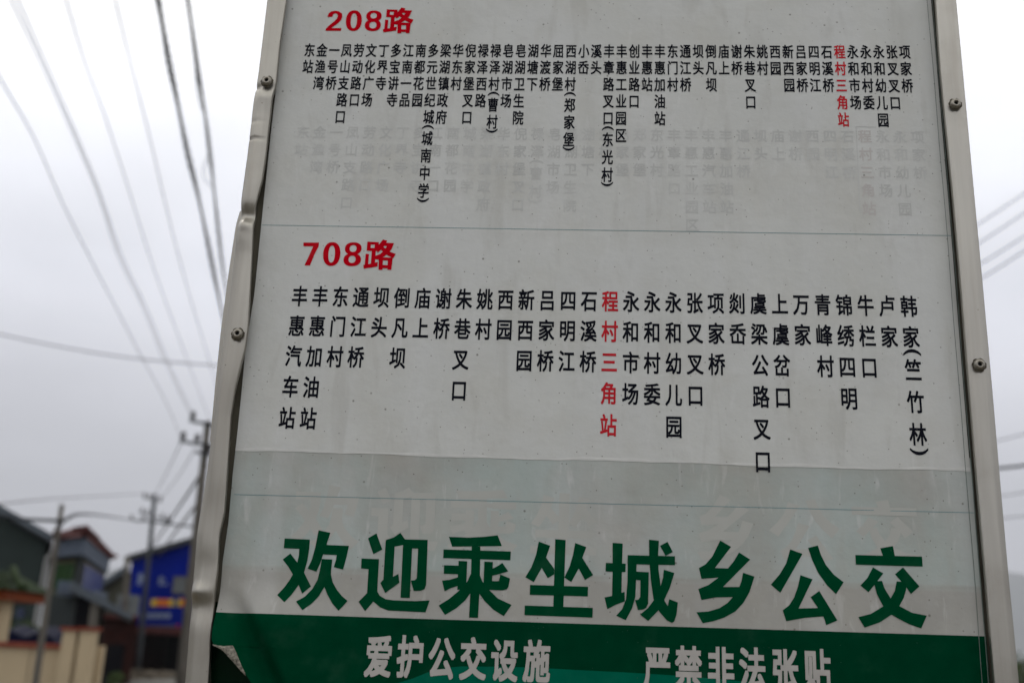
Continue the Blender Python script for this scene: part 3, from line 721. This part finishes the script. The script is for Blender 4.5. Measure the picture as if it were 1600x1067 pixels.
for lab, pts, r in (('top one of four thin wires rising to the right beside the sign', [(1480, 382, 16), (1537, 345, 16), (1600, 303, 16), (1700, 235, 16)], .011),
                    ('second of the four thin wires rising to the right beside the sign', [(1480, 412, 16), (1539, 374, 16), (1600, 333, 16), (1700, 262, 16)], .011),
                    ('third of the four thin wires rising to the right beside the sign', [(1480, 440, 16), (1541, 407, 16), (1600, 370, 16), (1700, 308, 16)], .011),
                    ('lowest of the four thin wires rising to the right beside the sign', [(1480, 462, 16), (1543, 429, 16), (1600, 393, 16), (1700, 332, 16)], .012),
                    ('dark thick cable just right of the sign below its middle', [(1500, 738, 20), (1565, 731, 20), (1600, 727, 20), (1700, 712, 20)], .030),
                    ('faint wire above the dark thick cable right of the sign', [(1500, 698, 20), (1560, 688, 20), (1600, 678, 20), (1700, 655, 20)], .010),
                    ('faint wire just below the dark thick cable right of the sign', [(1500, 783, 20), (1570, 774, 20), (1600, 769, 20), (1700, 755, 20)], .010),
                    ('lowest faint wire right of the sign above the hill', [(1500, 815, 20), (1570, 809, 20), (1600, 806, 20), (1700, 800, 20)], .009)):
    wire(lab, pts, r, CABLE if 'thick' in lab and 'dark thick cable just' in lab else WIREG)

# ---- buildings
REND = mat('grey_green_render', (.033, .044, .041), rough=.9, var=.15, vscale=1.5, bump=.2, bscale=15)
ROOFG = mat('grey_roof_sheet', (.09, .105, .12), rough=.6)
TILE = mat('red_brown_roof_tile', (.085, .028, .026), rough=.8, var=.3, vscale=4)
GREENT = mat('green_glazed_tile', (.014, .026, .006), rough=.7, var=.3, vscale=6)
ORANGE = mat('orange_eave_paint', (.20, .05, .018), rough=.7)
BWALL = mat('blue_painted_facade', (.0001, .0100, .20), rough=.7, spec=0, var=.2, vscale=.6)
PALEB = mat('pale_blue_fascia', (.095, .115, .15), rough=.8)
BODY = mat('dim_render', (.036, .042, .042), rough=.9, var=.15, vscale=2)
GLG = mat('green_window_glass', (.02, .06, .015), rough=.15, spec=.5)
GLB = mat('blue_window_glass', (.008, .02, .06), rough=.15, spec=.5)
FRAME = mat('tan_window_frame', (.10, .085, .055), rough=.7)
CREAM = mat('cream_wall_paint', (.43, .345, .225), rough=.85, var=.10, vscale=1.2, bump=.2, bscale=20)
CAPR = mat('brick_red_coping', (.20, .055, .035), rough=.85, var=.2, vscale=5)
BRICK = mat('dark_red_brick', (.026, .008, .006), rough=.9, var=.3, vscale=3)
DARK = mat('dark_interior', (.006, .006, .008), rough=.95)  # near-black standing in for shade inside openings; also door and wheels
WHITEW = mat('greyed_white_wall', (.13, .14, .14), rough=.85, var=.15, vscale=1)
OLDW = mat('old_grey_wall', (.06, .06, .045), rough=.9, var=.2, vscale=1)
TARP = mat('blue_tarpaulin', (.0004, .0016, .016), rough=.6, var=.2, vscale=2)
PIPE = mat('grey_plastic_pipe', (.33, .33, .32), rough=.6)
YEL = mat('yellow_sign_paint', (.62, .42, .05), rough=.7); ORG = mat('orange_sign_paint', (.62, .16, .03), rough=.7)
LETW = mat('white_sign_paint', (.20, .24, .33), rough=.7)

def ray(P, d):
    v = Vector((P.x - CAM.x, P.y - CAM.y, 0)); return v * (d / v.y)
def quad_on(mb, pts, off=Vector((0, -.02, 0)), thick=.03):
    mb.prism([p + off for p in pts], Vector((0, thick, 0)))
def facade(poly_px, Y, depth, name, m, parent):
    P = [at(x, y, Y) for x, y in poly_px]
    mb = MB(); mb.prism(P, Vector((0, depth, 0))); return mb.build(name, m, parent)

# gable house far left
Yh = 27; zg = 0
a = at(-190, 900, Yh); r_ = at(-75, 757, Yh); e_ = at(92, 850, Yh)
o = thing('gabled_house', 'dark grey green rendered house with a sloping grey roof edge, behind the cream wall', 'house', (r_.x, Yh, 0))
mb = MB(); mb.prism([(a.x, Yh, 0), (e_.x - .35, Yh, 0), (e_.x - .35, Yh, e_.z), (r_.x, Yh, r_.z), (a.x, Yh, e_.z + .3)], ray(e_, 9)); mb.build('wall', REND, o)
mb = MB()
mb.prism([(r_.x, Yh - .45, r_.z + .04), (e_.x, Yh - .45, e_.z + .02), (e_.x + .03, Yh - .45, e_.z + .20), (r_.x, Yh - .45, r_.z + .24)], ray(e_, 10))
mb.build('roof', ROOFG, o)
mb = MB(); mb.prism([(r_.x - .03, Yh - .44, r_.z + .24), (a.x - .4, Yh - .44, e_.z + .2), (a.x - .4, Yh - .44, e_.z + .02), (r_.x - .03, Yh - .44, r_.z + .03)], ray(e_, 10)); mb.build('roof', ROOFG, o)
mb = MB(); t0, t1, t2 = at(86, 862, Yh - .12), at(75, 870, Yh - .12), at(55, 978, Yh - .12); mb.tube([t0, t1, t1.lerp(t2, .5), t2, Vector((t2.x, t2.y, 0))], .07, 10); mb.build('drain_pipe', PIPE, o, True)
w0, w1 = at(30, 960, Yh), at(45, 985, Yh)
mb = MB(); mb.box(at(28, 950, Yh).x, at(40, 950, Yh).x, Yh - .03, Yh + .02, at(30, 985, Yh).z, at(30, 950, Yh).z); mb.build('window', GLB, o)

# corner house with hipped red-brown roof
o = thing('corner_house', 'house with dark red hipped tile roof, pale eaves and corner windows beside the thin pole', 'house', (at(120, 900, 24).x, 24, 0))
A = at(84, 905, 26.0); B = at(122, 905, 25.0); Cc = at(163, 905, 31)
zT = at(122, 868, 25).z; D1 = A + ray(A, 7); D2 = Cc + ray(Cc, 3) + Vector((-.4, 0, 0))
fp = [Vector((p.x, p.y, 0)) for p in (A, B, Cc, D2, D1)]
mb = MB(); mb.prism(fp, (0, 0, zT)); mb.build('wall', BODY, o)
ce = sum(fp, Vector()) / 5
ov = [ce + (p - ce) * 1.10 for p in fp]
mb = MB(); mb.prism([Vector((p.x, p.y, zT)) for p in ov], (0, 0, .42)); mb.build('eave', PALEB, o)
ov2 = [ce + (p - ce) * 1.17 for p in fp]; zr = at(115, 828, 27).z
mb = MB(); base = [Vector((p.x, p.y, zT + .42)) for p in ov2]; topp = [Vector((ce.x + (p.x - ce.x) * .42, ce.y + (p.y - ce.y) * .42, zr)) for p in ov2]
mb.add(base + topp, [tuple(range(5))[::-1], tuple(range(5, 10))] + [(i, (i + 1) % 5, 5 + (i + 1) % 5, 5 + i) for i in range(5)])
rf = mb.build('roof', TILE, o)
for i in range(5):
    mb = MB(); p, q = base[i], topp[i]; tip = p + (p - q).normalized() * .25 + Vector((0, 0, .22)); mb.tube([q + Vector((0, 0, .06)), p + Vector((0, 0, .06)), tip], [.10, .10, .05], 8); mb.build('ridge_tiles', TILE, rf, True)
mb = MB(); mb.tube([Vector((topp[i].x, topp[i].y, zr + .08)) for i in (0, 1, 2, 3, 4, 0)], .11, 8); mb.build('ridge_tiles', TILE, rf, True)
def wall_window(P, Q, u0, u1, z0, z1, glass, parent, mull=2):
    d_ = (Q - P); d_.z = 0; n_ = Vector((d_.y, -d_.x, 0)).normalized()
    if n_.dot(Vector((CAM.x - P.x, CAM.y - P.y, 0))) < 0: n_ = -n_
    a, b = P + d_ * u0, P + d_ * u1
    def slab(a_, b_, za, zb, off, th, nm, m, par):
        mb = MB(); mb.prism([Vector((a_.x, a_.y, za)) + n_ * off, Vector((b_.x, b_.y, za)) + n_ * off, Vector((b_.x, b_.y, zb)) + n_ * off, Vector((a_.x, a_.y, zb)) + n_ * off], -n_ * th); return mb.build(nm, m, par)
    fr = slab(a, b, z0, z1, .02, .015, 'window', FRAME, parent)
    e = d_.normalized() * .06; span = (b - a)
    for i in range(mull):
        aa = a + span * (i / mull) + e; bb = a + span * ((i + 1) / mull) - e * .4
        slab(aa, bb, z0 + .07, z1 - .07, .045, .02, 'pane', glass, fr)
z0, z1 = at(105, 925, 25.5).z, at(105, 875, 25.5).z
wall_window(fp[0], fp[1], .08, .82, z0, z1, GLG, o, 3)
wall_window(fp[1], fp[2], .08, .88, z0 - .2, z1, GLB, o, 3)
mb = MB(); P0, P1, P2 = fp[0], fp[1], fp[2]
sl_z = at(122, 932, 25).z
mb.prism([P1 + Vector((-.05, -.05, sl_z)), P1 + Vector((-.25, -.5, sl_z)), P2 + Vector((.55, -.9, sl_z)), P2 + Vector((.1, 0, sl_z))], (0, 0, .35)); mb.build('balcony_slab', PALEB, o)

# lean-to awning; the shade under it is painted as a near-black panel
o = thing('lean_to_shed', 'dark open lean-to with a long sloping grey roof sheet behind the cream gate pillars', 'shed', (at(150, 1000, 23).x, 23, 0))
a, b = at(108, 922, 22), at(206, 968, 22)
mb = MB(); mb.prism([a, b, b + Vector((0, 0, .10)), a + Vector((0, 0, .22))], ray(b, 3.5)); mb.build('roof', ROOFG, o)
mb = MB(); mb.prism([(at(111, 1000, 22.6).x, 22.6, 0), (at(157, 1000, 22.6).x, 22.6, 0), (at(157, 1000, 22.6).x, 22.6, at(157, 950, 22.6).z), (at(111, 1000, 22.6).x, 22.6, at(111, 929, 22.6).z)], ray(at(157, 1000, 22.6), .2)); mb.build('shade_panel', DARK, o)
for px in (143,):
    p = at(px, 1000, 22.2); mb = MB(); mb.box(p.x - .09, p.x + .09, 22.1, 22.25, 0, at(px, 938, 22.2).z); mb.build('post', CONC, o)
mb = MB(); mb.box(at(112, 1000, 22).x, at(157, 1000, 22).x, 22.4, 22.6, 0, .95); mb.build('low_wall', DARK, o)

# brick wall block
o = thing('brick_shed', 'dark red brick shed between the lean-to and the blue building', 'shed', (at(180, 1040, 42).x, 42, 0))
x0, x1 = at(158, 1000, 42).x, at(211, 1000, 42).x; zt = at(180, 966, 42).z
mb = MB(); mb.prism([(x0, 42, 0), (x1, 42, 0), (x1, 42, zt), (x0, 42, zt)], ray(Vector((x1, 42, 0)), 5)); mb.build('wall', BRICK, o)
mb = MB(); mb.prism([(x0 - .15, 41.7, zt), (x1 + .1, 41.7, zt), (x1 + .1, 41.7, zt + .15), (x0 - .15, 41.7, zt + .15)], ray(Vector((x1, 42, 0)), 5.5)); mb.build('roof', TILE, o)
mb = MB(); mb.box(x0 + .3, x0 + 1.0, 41.94, 42.02, .01, 1.5); mb.build('door', DARK, o)

# old pale house further back
o = thing('distant_pale_house', 'faded pale house with a sloping gable seen between corner house and blue building', 'house', (at(185, 1040, 52).x, 52, 0))
P = [at(150, 930, 52), at(204, 893, 52), at(207, 897, 52)]
mb = MB(); mb.prism([(P[0].x, 52, 0), (P[2].x, 52, 0), P[2], P[1], P[0]], ray(P[2], 8)); mb.build('wall', OLDW, o)
mb = MB(); mb.prism([P[0] + Vector((-.3, -.4, -.1)), P[1] + Vector((0, -.4, .05)), P[1] + Vector((0, -.4, .4)), P[0] + Vector((-.3, -.4, .2))], ray(P[2], 8.8)); mb.build('roof', ROOFG, o)
mb = MB(); xa, xb = at(184, 950, 51).x, at(205, 950, 51).x; mb.box(xa, xb, 50.8, 51.95, 0, at(190, 928, 51).z); mb.build('porch_wall', WHITEW, o)
mb = MB(); mb.box(at(189, 945, 50.7).x, at(199, 945, 50.7).x, 50.7, 50.79, at(190, 957, 50.7).z, at(190, 936, 50.7).z); mb.build('window', GLB, o)

# blue shop building
Yb = 62
o = thing('blue_shop_building', 'bright blue two storey building with a sloping roof edge and painted white and orange signs', 'building', (at(260, 1045, Yb).x, Yb, 0))
tl, tr = at(206, 876, Yb), at(352, 832, Yb); x0 = at(206, 1045, Yb).x; zo = at(260, 986, Yb).z
x0 = tl.x; x1 = tr.x
mb = MB(); mb.prism([(x0, Yb, zo + .25), (x1, Yb, zo + .25), tr, tl], (0, 10, 0)); mb.build('upper_wall', BWALL, o)
mb = MB(); mb.prism([tl + Vector((-.3, -.4, -.05)), tr + Vector((.3, -.4, .05)), tr + Vector((.3, -.4, .35)), tl + Vector((-.3, -.4, .25))], (0, 10.8, 0)); mb.build('roof', DARKM, o)
mb = MB(); mb.box(x0 - .1, x1 + .1, Yb - .35, Yb + 9.9, zo - .15, zo + .25); mb.build('beam', TILE, o)
mb = MB(); xo0, xo1 = at(208, 1040, Yb).x, at(292, 1040, Yb).x; mb.box(x0, xo0, Yb + .05, Yb + 9.8, 0, zo - .15); mb.build('side_wall', BRICK, o)
mb = MB(); mb.box(xo1, x1, Yb + .05, Yb + 9.8, 0, zo - .15); mb.build('side_wall', CONC, o)
mb = MB(); mb.box(xo0, xo1, Yb + 5, Yb + 5.1, 0, zo - .15); mb.build('doorway_shade', DARK, o)  # near-black sheet painted as the shade inside the opening
mb = MB(); mb.box(at(272, 900, Yb).x, at(294, 900, Yb).x, Yb - .06, Yb + .02, at(280, 928, Yb).z, at(280, 900, Yb).z); f_ = mb.build('window', FRAME, o)
mb = MB(); mb.box(at(274, 900, Yb).x, at(292, 900, Yb).x, Yb - .10, Yb - .05, at(280, 926, Yb).z, at(280, 902, Yb).z); mb.build('pane', WHITEW, f_)
# painted signs: unreadable in the photograph, kept as plain strokes of paint
def paint(x0p, x1p, y0p, y1p, m):
    mb = MB(); A_, B_ = at(x0p, y0p, Yb), at(x1p, y1p, Yb); mb.box(A_.x, B_.x, Yb - .03, Yb - .005, B_.z, A_.z); mb.build('painted_mark', m, o)
for q in ((237, 244, 935, 947, YEL), (246, 254, 935, 947, ORG), (255, 263, 935, 947, ORG), (265, 270, 935, 947, YEL), (272, 278, 936, 947, WHITEW), (279, 283, 935, 947, YEL), (284, 289, 935, 947, ORG),
          (217, 221, 895, 914, LETW), (222, 227, 902, 905, LETW), (250, 253, 900, 914, LETW), (254, 262, 911, 914, LETW), (247, 259, 904, 906, LETW),
          (219, 225, 957, 966, LETW), (231, 237, 957, 966, LETW), (240, 247, 957, 966, LETW), (250, 256, 957, 966, LETW), (259, 266, 957, 966, LETW)): paint(*q)
for i in range(9): paint(232 + i * 5.6, 235 + i * 5.6, 975, 979, INK_LRED if i == 8 else PALEB)

# ---- cream boundary wall with gate pillars
Yw = 15.0
o = thing('boundary_wall', 'cream painted boundary wall with brick red coping at the lower left', 'wall', (at(60, 1040, Yw).x, Yw, 0))
xa, xb = at(-420, 1040, Yw).x, at(112, 1040, Yw).x; zt = at(50, 1006, Yw).z
npan = 8
for i in range(npan):
    a0 = xa + (xb - xa) * i / npan; a1 = xa + (xb - xa) * (i + 1) / npan
    mb = MB(); mb.box(a0 + .01, a1 - .01, Yw, Yw + .2, 0, zt - .05); mb.build('wall_panel', CREAM, o)
mb = MB(); mb.box(xa, xb, Yw - .05, Yw + .25, zt - .05, zt + .02); mb.build('coping', CAPR, o)
mb = MB(); mb.box(xa, xb, Yw + .02, Yw + .18, 0, zt - .06); mb.build('joint_filler', CONC, o)
for px, wpx, lab in ((114, 22, 'left cream gate pillar with a brick red cap'), (141, 22, 'right cream gate pillar with a brick red cap')):
    c = at(px, 985, Yw - .15); hw = .10
    g = thing('gate_pillar', lab, 'gate pillar', (c.x, c.y, 0), 'gate pillars')
    mb = MB(); mb.box(c.x - hw, c.x + hw, Yw - .25, Yw - .07, 0, c.z); mb.build('shaft', CREAM, g)
    mb = MB(); mb.box(c.x - hw - .03, c.x + hw + .03, Yw - .28, Yw - .04, c.z, c.z + .05); mb.build('cap', CAPR, g)
c = at(152, 1008, Yw); g = tag(None or MB() and (lambda m_: (m_.box(at(149, 1000, Yw).x, at(158, 1000, Yw).x, Yw + .1, Yw + .2, 0, c.z), m_.build('low_wall_stub', CREAM))[1])(MB()), 'short low cream wall end right of the gate pillars', 'wall')

# small gate roof with green glazed tiles at the left edge
Yg = 16.5
o = thing('gate_roof', 'small gateway with green tiled roof and orange eave at the left edge', 'gateway', (at(-10, 940, Yg).x, Yg, 0))
x0 = at(-90, 930, Yg).x; x1 = at(26, 930, Yg).x; ze = at(10, 931, Yg).z
mb = MB(); mb.box(x0, x1 - .02, Yg - .3, Yg + 1.2, ze - .06, ze + .09); mb.build('eave', ORANGE, o)
mb = MB(); zr = at(0, 892, Yg).z; xt = at(6, 885, Yg).x
mb.add([(x0, Yg - .45, ze + .1), (x1 + .08, Yg - .45, ze + .1), (x1 + .08, Yg + 1.3, ze + .1), (x0, Yg + 1.3, ze + .1), (x0, Yg + .4, zr), (xt, Yg + .4, zr)],
       [(0, 1, 5, 4), (1, 2, 5), (2, 3, 4, 5), (3, 0, 4), (0, 3, 2, 1)]); rf = mb.build('roof', GREENT, o)
for i in range(9):
    t = i / 8; x = x0 + (x1 - x0) * t; xt_ = min(x, xt); mb = MB(); mb.tube([(x, Yg - .47, ze + .12), (x if x < xt else xt + (x - xt) * .1, Yg + .38, zr + .02)], .03, 6); mb.build('roof_tile_rib', GREENT, rf)
tp = [at(20, 888, Yg), at(27, 905, Yg - .2), at(33, 916, Yg - .4), at(43, 918, Yg - .5)]
mb = MB(); mb.tube(tp, [.07, .06, .06, .03], 8); mb.build('upturned_ridge', GREENT, rf, True)
for px in (-3,):
    mb = MB(); p = at(px, 960, Yg); mb.box(p.x - .12, p.x + .07, Yg, Yg + .3, 0, ze - .06); mb.build('pillar', CREAM, o)
mb = MB(); p = at(-85, 960, Yg); mb.box(p.x - .1, p.x + .1, Yg, Yg + .3, 0, ze - .06); mb.build('pillar', CREAM, o)

# blue tarpaulin covered load behind the wall
o = thing('covered_cart', 'low load under a dark blue tarpaulin behind the cream wall', 'cart', (at(50, 1000, 19).x, 19, 0))
mb = MB(); v = []; n = 14
xa, xb = at(-30, 990, 19).x, at(104, 990, 19).x; zt = at(50, 980, 19).z
for i in range(n + 1):
    x = xa + (xb - xa) * i / n; z = zt + .05 * math.sin(i * 1.3) - (.15 if i in (0, n) else 0)
    v += [(x, 18.6, .5), (x, 18.7, z - .12), (x, 19.2, z), (x, 19.9, z - .1), (x, 20, .5)]
f = [(5 * i + q, 5 * i + q + 1, 5 * i + q + 6, 5 * i + q + 5) for i in range(n) for q in range(4)] + [(0, 1, 2, 3, 4), (5 * n + 4, 5 * n + 3, 5 * n + 2, 5 * n + 1, 5 * n)]
mb.add(v, f); mb.build('tarpaulin', TARP, o)
mb = MB(); mb.box(xa + .1, xb - .1, 18.7, 19.9, .32, .5); mb.build('bed', DARKM, o)
for x in (xa + .5, xb - .5):
    mb = MB(); mb.tube([(x, 18.62, .32), (x, 18.8, .32)], .31, 18); mb.build('wheel', DARK, o)

# ---- vegetation
LEAF = mat('dark_foliage', (.045, .065, .022), rough=.8, var=.4, vscale=2)
BARK = mat('bark', (.09, .07, .05), rough=.95)
def leafball(mb, c, r, n, s):
    for _ in range(n):
        d_ = Vector((random.gauss(0, 1), random.gauss(0, 1), random.gauss(0, 1))).normalized() * r * random.random() ** .4
        p = c + Vector((d_.x, d_.y, d_.z * .8)); a = Vector((random.gauss(0, 1), random.gauss(0, 1), random.gauss(0, 1))).normalized() * s; b = a.orthogonal().normalized() * s * .5
        mb.add([p - a, p + b, p + a, p - b], [(0, 1, 2, 3)])
def tree(name, label, px, py_top, Y, rad, group=None, cat='tree'):
    T = at(px, py_top, Y); h = T.z
    o = thing(name, label, cat, (T.x, Y, 0), group)
    mb = MB(); mb.tube([(T.x, Y, 0), (T.x + .1, Y, h * .35), (T.x - .05, Y + .1, h * .75)], [h * .035, h * .025, h * .01], 8); mb.build('trunk', BARK, o, True)
    mb = MB()
    for k in range(14):
        c = Vector((T.x + random.uniform(-1, 1) * rad, Y + random.uniform(-1, 1) * rad, h * random.uniform(.4, .88)))
        leafball(mb, c, rad * .45, 130, rad * .07)
    cr = mb.build('crown', LEAF, o); cr['kind'] = 'stuff'
    return o
tree('roadside_tree', 'dark leafy tree low at the right edge beyond the sign', 1600, 1020, 42, 1.3, cat='tree')
tree('bushy_tree', 'small dark bush in the shadow under the grey green house wall', 20, 955, 24, .9, cat='tree')
for lab, px, Y, r in (('low weeds growing at the foot of the right gate pillar', 160, 15.4, .3), ('dusty shrub by the corner of the brick shed', 158, 30, .5), ('small dark shrub by the roadside rubble', 178, 38, .5)):
    mb = MB(); p = at(px, 1050, Y)
    for k in range(6): leafball(mb, Vector((p.x + random.uniform(-1, 1) * r, Y + random.uniform(-1, 1) * r, r * random.uniform(.3, .9))), r * .5, 90, .06)
    tag(mb.build('shrub', LEAF), lab, 'shrub')
# rubble by the far roadside
RUB = mat('rubble', (.12, .10, .075), rough=.95, var=.3, vscale=2)
mb = MB()
for k in range(260):
    x = random.uniform(at(150, 1050, 55).x, at(300, 1050, 55).x); y = random.uniform(44, 58); s = random.uniform(.05, .28)
    c = Vector((x, y, s * .3)); vs = [c + Vector((random.uniform(.6, 1) * s * a, random.uniform(.6, 1) * s * b, random.uniform(.4, .8) * s * d_)) for a in (-1, 1) for b in (-1, 1) for d_ in (-1, 1)]
    mb.add(vs, [(0, 1, 3, 2), (4, 6, 7, 5), (0, 4, 5, 1), (2, 3, 7, 6), (0, 2, 6, 4), (1, 5, 7, 3)])
tag(mb.build('rubble', RUB), kind='stuff')

# ---- haze
hm = bpy.data.materials.new('haze'); hm.use_nodes = True; t = hm.node_tree; t.nodes.clear()
ho = N('ShaderNodeOutputMaterial', t); hvn = N('ShaderNodeVolumePrincipled', t); hvn.inputs['Density'].default_value = .00022
hvn.inputs['Color'].default_value = (.86, .88, .93, 1); t.links.new(hvn.outputs[0], ho.inputs['Volume'])
mb = MB(); mb.box(-8000, 8000, -3000, 8000, -1, 1250)
tag(mb.build('haze', hm), kind='stuff')
